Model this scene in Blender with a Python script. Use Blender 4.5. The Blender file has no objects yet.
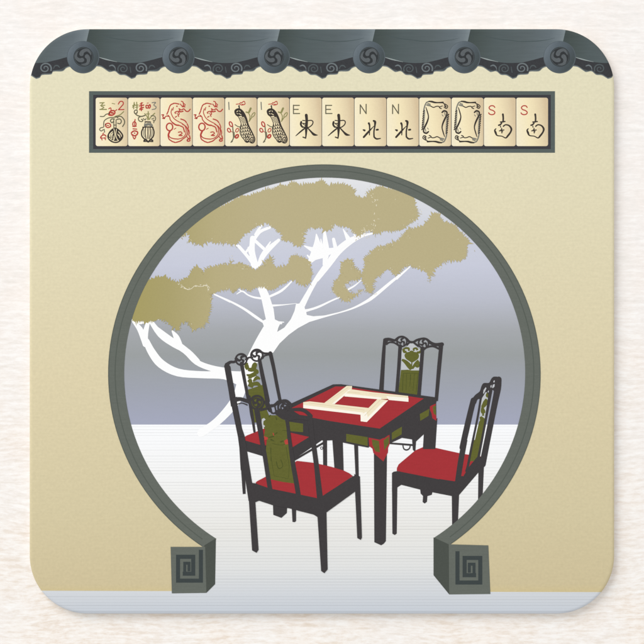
import bpy, math, random
import numpy as np
from mathutils import Vector
from mathutils.geometry import tessellate_polygon, delaunay_2d_cdt
random.seed(11)
S = 0.1016/584.5                 # metres per photograph pixel
TOP = 0.0014                     # upper face of the board
UM = .6e-6
sc = bpy.context.scene
col = sc.collection

# ------------------------------------------------------------------ materials
EXPO = 1.0
def lin(h):
    h = h.lstrip('#')
    c = [int(h[i:i+2], 16)/255 for i in (0, 2, 4)]
    return [((x/12.92) if x <= .04045 else ((x+.055)/1.055)**2.4) for x in c]
def rgba(h): return [min(.97, x*EXPO) for x in lin(h)] + [1]

class Nodes:
    def __init__(s, name):
        s.m = bpy.data.materials.new(name); s.m.use_nodes = True
        s.t = s.m.node_tree; s.b = s.t.nodes['Principled BSDF']
        s.tc = s.t.nodes.new('ShaderNodeTexCoord')
    def n(s, typ, **kw):
        x = s.t.nodes.new(typ)
        for k, v in kw.items(): setattr(x, k, v)
        return x
    def l(s, a, b): s.t.links.new(a, b)
    def math(s, op, a, b=None):
        x = s.n('ShaderNodeMath', operation=op)
        for i, v in enumerate((a, b)):
            if v is None: continue
            if hasattr(v, 'links'): s.l(v, x.inputs[i])
            else: x.inputs[i].default_value = v
        return x.outputs[0]
    def mapr(s, v, a, b, c=0., d=1.):
        x = s.n('ShaderNodeMapRange'); s.l(v, x.inputs[0])
        for i, q in enumerate((a, b, c, d)): x.inputs[i+1].default_value = q
        return x.outputs[0]
    def ramp(s, fac, stops, interp='LINEAR'):
        r = s.n('ShaderNodeValToRGB'); e = r.color_ramp.elements
        r.color_ramp.interpolation = interp
        while len(e) < len(stops): e.new(.5)
        for q, (p, c) in zip(e, stops): q.position = p; q.color = rgba(c) if isinstance(c, str) else c
        s.l(fac, r.inputs[0]); return r.outputs[0]
    def pix(s):                       # object coordinates in print pixels, origin at the print's middle
        v = s.n('ShaderNodeVectorMath', operation='SCALE'); s.l(s.tc.outputs['Object'], v.inputs[0])
        v.inputs['Scale'].default_value = 1/S
        sp = s.n('ShaderNodeSeparateXYZ'); s.l(v.outputs[0], sp.inputs[0])
        return v.outputs[0], sp.outputs[0], sp.outputs[1]
    def noise(s, vec, scale, sx=1, sy=1, detail=2, dist=0, rough=.5):
        mp = s.n('ShaderNodeMapping'); mp.inputs['Scale'].default_value = (sx, sy, 1); s.l(vec, mp.inputs[0])
        x = s.n('ShaderNodeTexNoise'); s.l(mp.outputs[0], x.inputs['Vector'])
        x.inputs['Scale'].default_value = scale; x.inputs['Detail'].default_value = detail
        x.inputs['Distortion'].default_value = dist; x.inputs['Roughness'].default_value = rough
        return x.outputs[0]
    def mul(s, colr, fac):            # colour * grey factor
        m = s.n('ShaderNodeVectorMath', operation='SCALE'); s.l(colr, m.inputs[0]); s.l(fac, m.inputs['Scale'])
        return m.outputs[0]
    def done(s, colr, rough=.85, spec=.1, bump=None, strength=.1, dist=2e-5):
        s.l(colr, s.b.inputs['Base Color'])
        s.b.inputs['Roughness'].default_value = rough
        s.b.inputs['Specular IOR Level'].default_value = spec
        if bump is not None:
            b = s.n('ShaderNodeBump'); b.inputs['Strength'].default_value = strength
            b.inputs['Distance'].default_value = dist; s.l(bump, b.inputs['Height']); s.l(b.outputs[0], s.b.inputs['Normal'])
        return s.m

def ink(name, stops, axis='flat', a=0., b=1., grain=.035, streak=0., fine=.5, lines=0.):
    """printed ink; a colour, or a printed blend along x or y between pixels a and b"""
    N = Nodes(name); v, x, y = N.pix()
    if axis == 'flat':
        c = N.n('ShaderNodeRGB'); c.outputs[0].default_value = rgba(stops); c = c.outputs[0]
    else:
        q = x if axis == 'x' else y
        q = N.math('ADD', q, 322.) if axis == 'x' else N.math('SUBTRACT', 322., q)
        c = N.ramp(N.mapr(q, a, b), stops)
    g = N.noise(v, fine, detail=2)
    f = N.mapr(g, .25, .75, 1-grain, 1+grain)
    if streak:
        g2 = N.noise(v, .5, sx=.12, sy=1.1, detail=1)
        f = N.math('MULTIPLY', f, N.mapr(g2, .3, .7, 1-streak, 1+streak))
    if lines:
        g3 = N.noise(v, .62, sx=.0015, sy=1, detail=0)
        w = N.math('SINE', N.math('MULTIPLY', y, 2*math.pi/2.93))
        w = N.mapr(w, .1, 1., 0., lines)
        w = N.math('MULTIPLY', w, N.mapr(g3, .3, .65, .1, 1.3))
        f = N.math('MULTIPLY', f, N.math('SUBTRACT', 1+lines*.25, w))
    fib = N.noise(v, .9, sx=.7, sy=1.3, detail=3)
    return N.done(N.mul(c, f), bump=fib, strength=.12)

# ------------------------------------------------------------------ shapes
def V(x0, y0, size):                 # crop coordinates -> print pixels
    k = size/644.
    return lambda *p: [(x0+q[0]*k, y0+q[1]*k)+tuple(w*k for w in q[2:3]) for q in p]
def W(p, z): return ((p[0]-322)*S, (322-p[1])*S, z)
def smooth(pts, closed=False, n=5):
    P = [np.array(p, float) for p in pts]; out = []; m = len(P)
    rng = range(m if closed else m-1)
    for i in rng:
        g = (lambda j: P[j % m]) if closed else (lambda j: P[max(0, min(m-1, j))])
        a, b, c, d = g(i-1), g(i), g(i+1), g(i+2)
        for k in range(n):
            t = k/n
            out.append(tuple(.5*((2*b)+(c-a)*t+(2*a-5*b+4*c-d)*t*t+(3*b-a-3*c+d)*t**3)))
    if not closed: out.append(tuple(P[-1]))
    return out
def circ(x, y, r, ry=None, n=32, rot=0):
    ry = ry or r; c, s = math.cos(rot), math.sin(rot)
    return [(x+r*math.cos(t)*c-ry*math.sin(t)*s, y+r*math.cos(t)*s+ry*math.sin(t)*c) for t in [2*math.pi*i/n for i in range(n)]]
def rrect(x0, y0, x1, y1, r, n=24):
    out = []
    for cx, cy, a in ((x1-r, y1-r, 0), (x0+r, y1-r, 90), (x0+r, y0+r, 180), (x1-r, y0+r, 270)):
        for i in range(n+1):
            t = math.radians(a+90*i/n); out.append((cx+r*math.cos(t), cy+r*math.sin(t)))
    return out
def area(p): return sum(p[i][0]*p[(i+1) % len(p)][1]-p[(i+1) % len(p)][0]*p[i][1] for i in range(len(p)))/2
def clip(poly, conv):
    if area(conv) < 0: conv = conv[::-1]
    out = [tuple(p[:2]) for p in poly]
    for i in range(len(conv)):
        a, b = conv[i], conv[(i+1) % len(conv)]
        if math.hypot(b[0]-a[0], b[1]-a[1]) < 1e-9: continue
        side = lambda p: (b[0]-a[0])*(p[1]-a[1])-(b[1]-a[1])*(p[0]-a[0])
        src, out = out, []
        for j in range(len(src)):
            p, q = src[j], src[(j+1) % len(src)]; sp, sq = side(p), side(q)
            if sp >= 0: out.append(p)
            if (sp >= 0) != (sq >= 0):
                t = sp/(sp-sq); out.append((p[0]+(q[0]-p[0])*t, p[1]+(q[1]-p[1])*t))
        if not out: return []
    return out
def jag(pts, amp=1.5, step=1.5, closed=True, n=4):
    """a leafy, toothed outline"""
    P = smooth(pts, closed, n); L = [P[0]]
    out_sign = -1 if area(pts) > 0 else 1
    for p in P[1:]+([P[0]] if closed else []):
        a = L[-1]; d = math.hypot(p[0]-a[0], p[1]-a[1])
        k = int(d/step)
        for i in range(1, k+1): L.append((a[0]+(p[0]-a[0])*i/k, a[1]+(p[1]-a[1])*i/k))
        if k == 0: continue
    out = []; m = len(L); big = 0; i = 0.; nxt = 0; b0 = b1 = s0 = 0.
    while i < m-1:
        step_ = random.uniform(1.1, 2.9); tip = amp*abs(random.gauss(0, 1.))*(1.9 if random.random() < .35 else 1.)+.3
        big = .7*big+random.uniform(-.45, .45)*amp
        if i >= nxt: nxt = i+random.uniform(5, 12); b0, b1, s0 = b1, random.uniform(-1.9, 2.0)*amp, i
        lump = b0+(b1-b0)*min(1, (i-s0)/max(1, nxt-s0))
        for q, d in ((0., -.9*amp*random.uniform(.2, 1.5)), (.5+random.uniform(-.22, .22), tip)):
            k = int(i+q*step_) % m; fr = (i+q*step_)-int(i+q*step_); p, pn = L[k], L[(k+1) % m]
            a, b = L[k-3], L[(k+3) % m]; tx, ty = b[0]-a[0], b[1]-a[1]; ql = math.hypot(tx, ty) or 1
            sgn = out_sign
            out.append((p[0]+(pn[0]-p[0])*fr+(-ty/ql*sgn)*(d+big+lump), p[1]+(pn[1]-p[1])*fr+(tx/ql*sgn)*(d+big+lump)))
        i += step_
    return out

X0, Y0, X1, Y1, R = 29.6, 29., 614.3, 613.8, 58.
RIM = 3.4                            # rounding of the pressed board's upper edge
def inset(p):                        # distance inside the coaster's outline
    x, y = p[0], p[1]; hx, hy = (X1-X0)/2-R, (Y1-Y0)/2-R
    qx, qy = abs(x-(X0+X1)/2)-hx, abs(y-(Y0+Y1)/2)-hy
    return R-(math.hypot(max(qx, 0), max(qy, 0))+min(max(qx, qy), 0))
def drop(d): return 0 if d >= RIM else (RIM-math.sqrt(max(0, RIM*RIM-(RIM-max(d, 0))**2)))*S*.55
INS = (.35, .7, 1.1, 1.6, 2.2, 2.8, 3.4)
CONT = [rrect(X0+i, Y0+i, X1-i, Y1-i, R-i, 30) for i in INS]

class Sheet:
    """flat printed shapes gathered into one mesh; every later shape lies a hair above the earlier"""
    def __init__(s, name, layer, mats, dz=.8):
        s.name, s.z, s.dz = name, TOP+layer*UM, dz*UM
        s.mats = mats if isinstance(mats, (list, tuple)) else [mats]
        s.v, s.f, s.mi = [], [], []
    smooth = False
    def face(s, idx, m):
        a, b, c = (s.v[i] for i in idx[:3])
        ar = sum(s.v[idx[i]][0]*s.v[idx[(i+1) % len(idx)]][1]-s.v[idx[(i+1) % len(idx)]][0]*s.v[idx[i]][1] for i in range(len(idx)))
        if abs(ar) < 1e-14: return
        s.f.append(idx if ar > 0 else idx[::-1]); s.mi.append(m)
    def poly(s, pts, holes=(), m=0, within=None):
        pts = [tuple(p[:2]) for p in pts]
        if within:                       # reaches the rim: cut along the rim's contours and let it follow the rounding
            pts = clip(pts, within)
            if len(pts) < 3: return s
            if area(pts) < 0: pts = pts[::-1]
            vs, ed = [Vector(p) for p in pts], []
            lo = [min(p[i] for p in pts)-4 for i in (0, 1)]; hi = [max(p[i] for p in pts)+4 for i in (0, 1)]
            ok = lambda p: lo[0] < p[0] < hi[0] and lo[1] < p[1] < hi[1]
            for C in CONT:
                for i in range(len(C)):
                    a, b = C[i], C[(i+1) % len(C)]
                    if math.hypot(a[0]-b[0], a[1]-b[1]) < 1e-6: continue
                    if max(a[0], b[0]) < lo[0] or min(a[0], b[0]) > hi[0] or max(a[1], b[1]) < lo[1] or min(a[1], b[1]) > hi[1]: continue
                    ed.append((len(vs), len(vs)+1)); vs += [Vector(a), Vector(b)]
            ov, _, of, _, _, fid = delaunay_2d_cdt(vs, ed, [list(range(len(pts)))], 0, 1e-4, True)
            base = len(s.v); s.v += [W(v, s.z-drop(inset(v))) for v in ov]
            for t_, src in zip(of, fid):
                if src: s.face([base+i for i in t_], m)
            s.z += s.dz; s.smooth = True; return s
        if len(pts) < 3: return s
        loops = [pts]+[[tuple(p[:2]) for p in h] for h in holes]
        base = len(s.v)
        for L in loops: s.v += [W(p, s.z) for p in L]
        for t in tessellate_polygon([[Vector((p[0], p[1], 0)) for p in L] for L in loops]):
            s.face([base+i for i in t], m)
        s.z += s.dz; return s
    def blob(s, pts, m=0):               # filled outline that may cross itself
        vs, _, fs, *_r = delaunay_2d_cdt([Vector(p[:2]) for p in pts], [], [list(range(len(pts)))], 1, 1e-4)
        base = len(s.v); s.v += [W(v, s.z) for v in vs]
        for t in fs: s.face([base+i for i in t], m)
        s.z += s.dz; return s
    def stroke(s, pts, w=None, m=0, cap=True, sm=4):
        P = [(p[0], p[1], (p[2] if w is None else w)) for p in pts]
        if sm and len(P) > 2: P = smooth(P, n=sm)
        Lf, Rt = [], []
        for i, p in enumerate(P):
            a, b = P[max(0, i-1)], P[min(len(P)-1, i+1)]
            tx, ty = b[0]-a[0], b[1]-a[1]; q = math.hypot(tx, ty) or 1; nx, ny = -ty/q*p[2]/2, tx/q*p[2]/2
            Lf.append((p[0]+nx, p[1]+ny)); Rt.append((p[0]-nx, p[1]-ny))
        base = len(s.v); n = len(P)
        s.v += [W(p, s.z) for p in Lf]+[W(p, s.z) for p in Rt]
        for i in range(n-1): s.face([base+i, base+i+1, base+n+i+1, base+n+i], m)
        if cap:
            for i, j in ((0, 1), (n-1, n-2)):
                p = P[i]; d = math.atan2(p[1]-P[j][1], p[0]-P[j][0]); b0 = len(s.v)
                s.v += [W((p[0]+p[2]/2*math.cos(d+t), p[1]+p[2]/2*math.sin(d+t)), s.z) for t in [math.pi*(k/6-.5) for k in range(7)]]
                s.face(list(range(b0, b0+7)), m)
        s.z += s.dz; return s
    def leaf(s, pts, m=0):               # a fat curl, outline filled
        P = smooth(pts, n=4) if len(pts) > 2 else list(pts); Lf, Rt = [], []
        for i, p in enumerate(P):
            a, b = P[max(0, i-1)], P[min(len(P)-1, i+1)]
            tx, ty = b[0]-a[0], b[1]-a[1]; q = math.hypot(tx, ty) or 1; nx, ny = -ty/q*p[2]/2, tx/q*p[2]/2
            Lf.append((p[0]+nx, p[1]+ny)); Rt.append((p[0]-nx, p[1]-ny))
        return s.blob(Lf+Rt[::-1], m)
    def ring(s, x, y, r, w, ry=None, m=0, rot=0):
        ry = ry or r
        return s.poly(circ(x, y, r+w/2, ry+w/2, rot=rot), [circ(x, y, r-w/2, ry-w/2, rot=rot)], m)
    def build(s, parent, label=None, group=None):
        used = sorted({i for f_ in s.f for i in f_}); re_ = {o_: n_ for n_, o_ in enumerate(used)}
        s.v = [s.v[i] for i in used]; s.f = [[re_[i] for i in f_] for f_ in s.f]
        me = bpy.data.meshes.new(s.name); me.from_pydata(s.v, [], s.f)
        for x in s.mats: me.materials.append(x)
        me.polygons.foreach_set('material_index', s.mi)
        if s.smooth: me.polygons.foreach_set('use_smooth', [True]*len(me.polygons))
        me.update()
        o = bpy.data.objects.new(s.name, me); col.objects.link(o); o.parent = parent
        if label: o['label'] = label
        if group: o['group'] = group
        return o
def empty(name, parent=None, label=None, group=None):
    o = bpy.data.objects.new(name, None); o.empty_display_size = .01; col.objects.link(o); o.parent = parent
    if label: o['label'] = label
    if group: o['group'] = group
    return o

# ------------------------------------------------------------------ inks
M = {}
M['wall'] = ink('wall_ink', [(0, '#e2dcbe'), (.25, '#e1d9b9'), (.6, '#dbcfab'), (.85, '#d3c7a2'), (.985, '#cec09a'), (1, '#d0c093')], 'y', 60, 592, grain=.042, streak=.012, fine=.36)
M['sky'] = ink('sky_ink', [(0, '#e3e4e7'), (.1, '#d9dbe0'), (.22, '#cdd0db'), (.36, '#c7cad9'), (.5, '#b9bcc8'), (.62, '#a5a8ac'), (.72, '#9b9fa0'), (.86, '#9fa3ae'), (1, '#a4a8bc')], 'y', 177, 424, grain=.008, streak=.006)
M['ground'] = ink('ground_ink', [(0, '#f7f8fa'), (.3, '#f0f0ef'), (.55, '#e6e5e1'), (.75, '#dfe0df'), (.9, '#cfd3d8'), (1, '#c6ccd4')], 'y', 424, 614, grain=.01, lines=.115)
M['ring'] = ink('arch_ink', '#656a63', grain=.035, streak=.03)
M['ring_dark'] = ink('arch_line_ink', '#585e57', grain=.04)
M['foot_side'] = ink('arch_side_ink', '#4c514b', grain=.05)
M['fret'] = ink('fret_ink', '#3e4545', grain=.05)
M['foliage'] = ink('foliage_ink', [(0, '#a59b62'), (.2, '#a99f6d'), (.45, '#b6ab80'), (.7, '#b9ae87'), (1, '#b9ae86')], 'x', 130, 320, grain=.02)
M['fleck'] = ink('fleck_ink', '#e3dcc4', grain=.04)
M['white'] = ink('trunk_ink', '#fcfcfd', grain=.008)
M['dark'] = ink('lacquer_ink', '#403d3e', grain=.06)
M['red'] = ink('seat_ink', '#a53338', grain=.03, streak=.02)
M['olive'] = ink('panel_ink', '#62642f', grain=.06, streak=.03)
M['olive_mark'] = ink('panel_mark_ink', '#4d5328', grain=.06)
M['pale'] = ink('pale_ink', '#bfc2c5', grain=.02)
M['cream'] = ink('rack_ink', '#f0e4c6', grain=.02)
M['cream_light'] = ink('rack_light_ink', '#fbf5e8', grain=.015)
M['cream_dark'] = ink('rack_line_ink', '#dccdaa', grain=.03)
M['tray'] = ink('tray_ink', '#59625f', grain=.03, streak=.03)
M['tray_in'] = ink('tray_inner_ink', '#3f3e42', grain=.04)
M['glyph'] = ink('glyph_ink', '#3d3732', grain=.06)
M['glyph_soft'] = ink('glyph_soft_ink', '#6a6652', grain=.08)
M['glyph_red'] = ink('glyph_red_ink', '#b5453d', grain=.08)
M['glyph_green'] = ink('glyph_green_ink', '#8d8a58', grain=.08)
M['glyph_grey'] = ink('glyph_grey_ink', '#7d7c72', grain=.08)
M['disc_rim'] = ink('disc_rim_ink', '#565f64', grain=.03)
M['crest'] = ink('crest_ink', '#35383a', grain=.06)
M['crest_comma'] = ink('crest_comma_ink', '#5c6164', grain=.08)
M['eave'] = ink('eave_ink', '#3b3c3f', grain=.08)
M['eave_rim'] = ink('eave_rim_ink', '#6d7577', grain=.05)
M['scroll'] = ink('scroll_ink', '#6c7477', grain=.08)
M['scroll_dim'] = ink('scroll_dim_ink', '#525a5c', grain=.08)
M['roof_line'] = ink('roof_line_ink', '#4b5657', grain=.05)
M['roof_glint'] = ink('roof_glint_ink', '#97a09f', grain=.05)

MOD = 95.3; D0 = 83.1; DY = 57.2
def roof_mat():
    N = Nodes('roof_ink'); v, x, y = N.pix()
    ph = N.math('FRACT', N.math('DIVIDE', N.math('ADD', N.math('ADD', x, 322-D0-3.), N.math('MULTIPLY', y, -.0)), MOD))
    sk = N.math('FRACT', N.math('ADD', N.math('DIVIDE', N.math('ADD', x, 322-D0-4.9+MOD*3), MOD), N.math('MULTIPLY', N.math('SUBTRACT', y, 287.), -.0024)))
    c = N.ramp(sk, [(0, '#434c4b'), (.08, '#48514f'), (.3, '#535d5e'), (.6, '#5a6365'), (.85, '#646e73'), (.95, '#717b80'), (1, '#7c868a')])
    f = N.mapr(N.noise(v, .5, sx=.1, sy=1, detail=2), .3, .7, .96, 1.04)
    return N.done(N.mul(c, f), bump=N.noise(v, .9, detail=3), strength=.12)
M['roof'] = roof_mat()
def disc_mat():
    N = Nodes('disc_ink'); v, x, y = N.pix()
    ph = N.math('FRACT', N.math('ADD', N.math('DIVIDE', N.math('ADD', x, 322-D0), MOD), .5+3.))
    k = N.math('ADD', N.mapr(ph, .32, .68, 0., 1.), N.mapr(y, 249., 281., .25, -.25))
    c = N.ramp(k, [(0, '#6a747b'), (.25, '#5c666d'), (.6, '#525b61'), (.95, '#464e50')])
    f = N.mapr(N.noise(v, .6, detail=2), .3, .7, .965, 1.035)
    return N.done(N.mul(c, f), bump=N.noise(v, .9, detail=3), strength=.12)
M['disc'] = disc_mat()
TX0, TP, TW = 95.7, 32.35, 31.8
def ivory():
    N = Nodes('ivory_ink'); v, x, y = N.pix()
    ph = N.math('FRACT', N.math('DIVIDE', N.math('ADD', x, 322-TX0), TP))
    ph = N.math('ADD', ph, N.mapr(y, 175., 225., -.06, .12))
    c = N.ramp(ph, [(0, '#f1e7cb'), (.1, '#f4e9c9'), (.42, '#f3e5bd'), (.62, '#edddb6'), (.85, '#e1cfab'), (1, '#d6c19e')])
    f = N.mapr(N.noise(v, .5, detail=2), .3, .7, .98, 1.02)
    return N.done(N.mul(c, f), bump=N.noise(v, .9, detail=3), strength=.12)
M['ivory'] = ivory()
def board_mat():
    N = Nodes('pulp_board'); v, x, y = N.pix()
    c = N.ramp(N.noise(v, .8, detail=4), [(.3, '#dedad2'), (.7, '#efece6')])
    return N.done(c, rough=.95, spec=.1, bump=N.noise(v, 1.2, detail=4), strength=.2)
def wood_mat():
    N = Nodes('whitewashed_wood'); v, x, y = N.pix()
    wob = N.noise(v, .009, detail=1)
    yy = N.math('ADD', y, N.math('MULTIPLY', wob, 16.))
    cb = N.n('ShaderNodeCombineXYZ'); N.l(x, cb.inputs[0]); N.l(yy, cb.inputs[1])
    g1 = N.noise(cb.outputs[0], .2, sx=.14, sy=1.15, detail=3, rough=.65, dist=.15)
    g2 = N.noise(cb.outputs[0], .38, sx=.28, sy=.9, detail=3, rough=.7)
    g3 = N.noise(v, .010, detail=2)
    t = N.math('ADD', N.math('MULTIPLY', g1, .5), N.math('MULTIPLY', g2, .5))
    low = N.mapr(y, -330., 120., 1., 0.)
    base = N.ramp(t, [(.34, '#eeeae6'), (.43, '#f3efeb'), (.5, '#f7f2ee'), (.6, '#fcf9f6')])
    warm = N.ramp(t, [(.34, '#e8dccd'), (.43, '#efe5da'), (.5, '#f6f0e9'), (.6, '#fcf9f5')])
    mx = N.n('ShaderNodeMix', data_type='RGBA'); N.l(N.math('MULTIPLY', low, N.mapr(g3, .35, .6, .55, 1.)), mx.inputs[0])
    N.l(base, mx.inputs[6]); N.l(warm, mx.inputs[7])
    pink = N.n('ShaderNodeMix', data_type='RGBA', blend_type='MULTIPLY'); N.l(N.mapr(N.noise(v, .02, detail=2), .4, .65, 0., .8), pink.inputs[0])
    N.l(mx.outputs[2], pink.inputs[6]); pink.inputs[7].default_value = (1, .975, .955, 1)
    return N.done(pink.outputs[2], rough=.75, spec=.15, bump=t, strength=.15, dist=1e-4)

# ------------------------------------------------------------------ setting
def table_surface():
    me = bpy.data.meshes.new('tabletop_surface'); h = .5
    me.from_pydata([(-h, -h, -.02), (h, -h, -.02), (h, h, -.02), (-h, h, -.02), (-h, -h, 0), (h, -h, 0), (h, h, 0), (-h, h, 0)], [],
                   [(4, 5, 6, 7), (3, 2, 1, 0), (0, 1, 5, 4), (1, 2, 6, 5), (2, 3, 7, 6), (3, 0, 4, 7)])
    me.materials.append(wood_mat())
    o = bpy.data.objects.new('tabletop_surface', me); col.objects.link(o)
    o['kind'] = 'structure'; o['label'] = 'whitewashed wooden surface with fine horizontal grain'; o['category'] = 'tabletop'
table_surface()

# ------------------------------------------------------------------ the coaster
coaster = empty('paper_coaster')
coaster['label'] = 'square paper coaster with rounded corners printed with a moon gate, table and four chairs'
coaster['category'] = 'coaster'
SHAPE = rrect(X0, Y0, X1, Y1, R)
def board():
    prof = [(1.2, 0), (.35, .00008), (0, .00025), (0, TOP-drop(0)-.00001), (0, TOP-drop(0)-.000002)]+[(i, TOP-drop(i)-.000002) for i in INS]
    vs, fs = [], []; n = len(SHAPE)
    for ins, z in prof:
        vs += [W(p, z) for p in rrect(X0+ins, Y0+ins, X1-ins, Y1-ins, R-ins)]
    for k in range(len(prof)-1):
        for i in range(n):
            j = (i+1) % n; fs.append((k*n+i, (k+1)*n+i, (k+1)*n+j, k*n+j))
    fs.append(tuple(range(n))); fs.append(tuple(range((len(prof)-1)*n, len(prof)*n))[::-1])
    me = bpy.data.meshes.new('board'); me.from_pydata(vs, [], fs); me.materials.append(board_mat())
    import bmesh
    bm = bmesh.new(); bm.from_mesh(me); bmesh.ops.recalc_face_normals(bm, faces=bm.faces); bm.to_mesh(me); bm.free()
    o = bpy.data.objects.new('board', me); col.objects.link(o); o.parent = coaster
    o['label'] = 'thick off-white pulp board of the coaster'
board()
INK = rrect(X0+.06, Y0+.06, X1-.06, Y1-.06, R-.06, 30)
s = Sheet('printed_wall', 6, M['wall']); s.poly([(0, 0), (644, 0), (644, 592.2), (320, 591.4), (0, 590.6)], within=INK)
s.build(coaster, 'printed pale straw-coloured plaster wall')

# arch outline from measured points, fitted smooth
CX, CY = 324.8, 381.
outer_m = [(325,164.5),(257.3,174),(294.5,166.2),(240,181.4),(203.8,199.7),(175.9,221.1),(157.3,240.1),(131.6,280),(117.5,310.8),(110,344),(108.3,380),(132.8,470),(158,507.5),(201.3,546.2),
           (500,251.5),(531,315),(541.3,374),(538.8,405),(526.4,449),(437.3,196),(474.5,223),(511.8,270.6),(400,177.5),(497.3,500),(473.8,524.6),(450.4,545.2)]
inner_m = [(177.5,240),(152.9,277.3),(134.2,310.8),(124,359.2),(123.6,380),(125.8,402.4),(131.4,425.7),(143.5,452.7),(170.6,499.3),(239.3,195.4),(213.2,208),(185.2,232.7),(257.3,189.8),(294.5,179.6),(324.3,177.3),
           (374.5,184.2),(337,177.7),(400,192.4),(444.7,215.7),(474.5,242.7),(506.2,290),(515.5,312),(524.8,352.5),(525.2,374),(522.5,405),(517.5,424),(508.5,455.4),(499.8,469),(482.9,493),(458.7,518.3),(433.5,537.2),(192.9,521.7),(215.6,539.8)]
def fit(pts):
    th = np.array([math.atan2(p[0]-CX, CY-p[1]) for p in pts]); r = np.array([math.hypot(p[0]-CX, p[1]-CY) for p in pts])
    B = lambda t: np.stack([np.ones_like(t), np.cos(t), np.sin(t), np.cos(2*t), np.sin(2*t), np.cos(3*t)], -1)
    c = np.linalg.lstsq(B(th), r, rcond=None)[0]
    return lambda t: float(B(np.array([t]))[0] @ c)
fo, fi = fit(outer_m), fit(inner_m)
def arc(f, a, b, n=140, off=0.):
    return [(CX+(f(t)+off)*math.sin(t), CY-(f(t)+off)*math.cos(t)) for t in [a+(b-a)*i/n for i in range(n+1)]]
ang = lambda x, y: math.atan2(x-CX, CY-y)
ia, ib = ang(215.8, 539.8), ang(433.5, 537.2)
oa, ob = ang(203.5, 547.), ang(449., 544.8)
inner = arc(fi, ia, ib); outer = arc(fo, oa, ob)
HZ = 424.6
def cross(side):
    c = [(p, q) for p, q in zip(inner, inner[1:]) if (p[1]-HZ)*(q[1]-HZ) <= 0 and (p[0] < 322) == side][0]
    f_ = (HZ-c[0][1])/(c[1][1]-c[0][1]); return (c[0][0]+(c[1][0]-c[0][0])*f_, HZ)
up = [cross(True)]+[p for p in inner if p[1] < HZ]+[cross(False)]
s = Sheet('printed_sky', 9, M['sky']); s.poly(up); s.build(coaster, 'printed sky, a metallic lilac to grey blend inside the gate')
lowl = [p for p in inner if p[1] > HZ and p[0] < 322]; lowr = [p for p in inner if p[1] > HZ and p[0] > 322]
s = Sheet('printed_ground', 12, M['ground'])
s.poly([up[-1]]+lowr+[(448, 560), (448, 592), (X1+5, 592.2), (X1+5, Y1+5), (X0-5, Y1+5), (X0-5, 590.6), (207, 591.4), (207, 560)]+lowl+[up[0]], within=INK)
s.build(coaster, 'printed pale ground with fine horizontal lines')

# ------------------------------------------------------------------ tree
F1, F2, F3, F4 = V(220, 240, 120), V(310, 240, 120), V(110, 240, 120), V(150, 330, 120)
F5, F6, G, H, F0 = V(220, 160, 120), V(300, 160, 120), V(400, 170, 120), V(150, 240, 100), V(120, 160, 120)
tree = empty('printed_tree', coaster, 'printed white spreading tree with flat khaki crowns')
t = Sheet('trunk', 16, M['white'], .35)
for pts in [
    F1((440,350,34),(480,275,26),(530,190,24),(570,135,26)),
    F2((0,428,22),(60,412,10),(120,400,7),(220,370,9),(290,337,14),(340,305,18),(440,222,15),(500,175,11),(538,143,5)),
    F1((420,385,30),(470,377,14),(530,358,12),(600,325,9),(660,300,7)),
    F2((205,265,10),(240,245,8),(275,215,4)),
    F1((262,305,12),(330,272,13),(385,222,7)), F1((280,352,12),(340,348,6),(410,340,2)),
    F1((250,452,10),(195,415,15),(130,370,13),(60,332,10),(0,305,9)), F3((644,332,9),(600,310,9),(553,288,8)),
    F1((90,290,4),(120,275,8),(150,295,8),(185,308,10),(235,315,12)), F1((118,275,9),(100,265,3)),
    F1((290,440,12),(342,441,5)), F1((290,440,30),(330,448,8)),
    F5((190,575,19),(150,520,18),(100,462,17)), F5((205,570,17),(240,500,31),(315,430,17)), F5((185,560,40),(172,490,31),(175,420,28)),
    F5((180,430,19),(215,385,17),(268,362,14)), F5((178,440,9),(200,395,9),(228,345,6)), F5((190,435,17),(245,485,17)),
    F5((135,500,12),(170,455,14)), F5((100,462,9),(75,455,4)),
    F6((90,640,28),(150,562,35),(205,488,40),(270,435,35),(330,408,19),(385,395,9),(435,383,6)),
    F6((50,550,19),(90,490,59),(92,440,31),(88,398,6)), F6((128,560,14),(140,500,35),(135,430,26),(130,362,5)),
    F6((95,490,54),(60,478,24),(22,460,5)), F6((90,495,59),(140,490,35),(190,478,17)), F6((195,490,24),(180,425,17)), F6((265,435,31),(232,372,5)),
    F6((70,520,40),(110,500,59)), F6((300,425,12),(290,398,6)),
    F6((590,572,6),(520,638,9)),
    F5((225,350,6),(205,372,9),(188,400,10)), F5((152,470,9),(162,500,16),(178,520,20)), F5((270,440,7),(250,470,12)), F5((300,452,6),(312,428,5)), F6((150,505,16),(215,470,20),(268,440,16)), F6((40,512,8),(60,530,14),(85,520,22)), F6((112,425,6),(118,470,16)), F6((345,400,10),(352,385,4)), F6((300,418,10),(318,398,4)),
    F4((640,0,72),(606,60,74),(560,140,66),(520,220,62),(495,290,60),(470,360,54),(420,430,48),(350,500,42),(275,552,44)),
    F4((-20,60,34),(10,120,42),(60,182,46),(150,228,42),(280,240,38),(400,242,46),(500,262,80),(540,250,60)),
    F3((112,410,12),(124,435,14),(160,478,30),(184,535,34),(192,556,36)),
    F3((214,405,14),(190,500,30),(190,560,30)), F3((130,436,12),(165,444,16),(210,432,12)),
    F3((205,415,18),(270,505,34),(350,560,38),(420,600,28),(470,650,26)), F3((332,485,6),(355,520,30),(370,560,36)),
    F4((30,-10,26),(100,50,40),(190,110,36),(250,172,30),(330,205,32),(420,222,34))]:
    t.stroke(pts)
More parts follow.
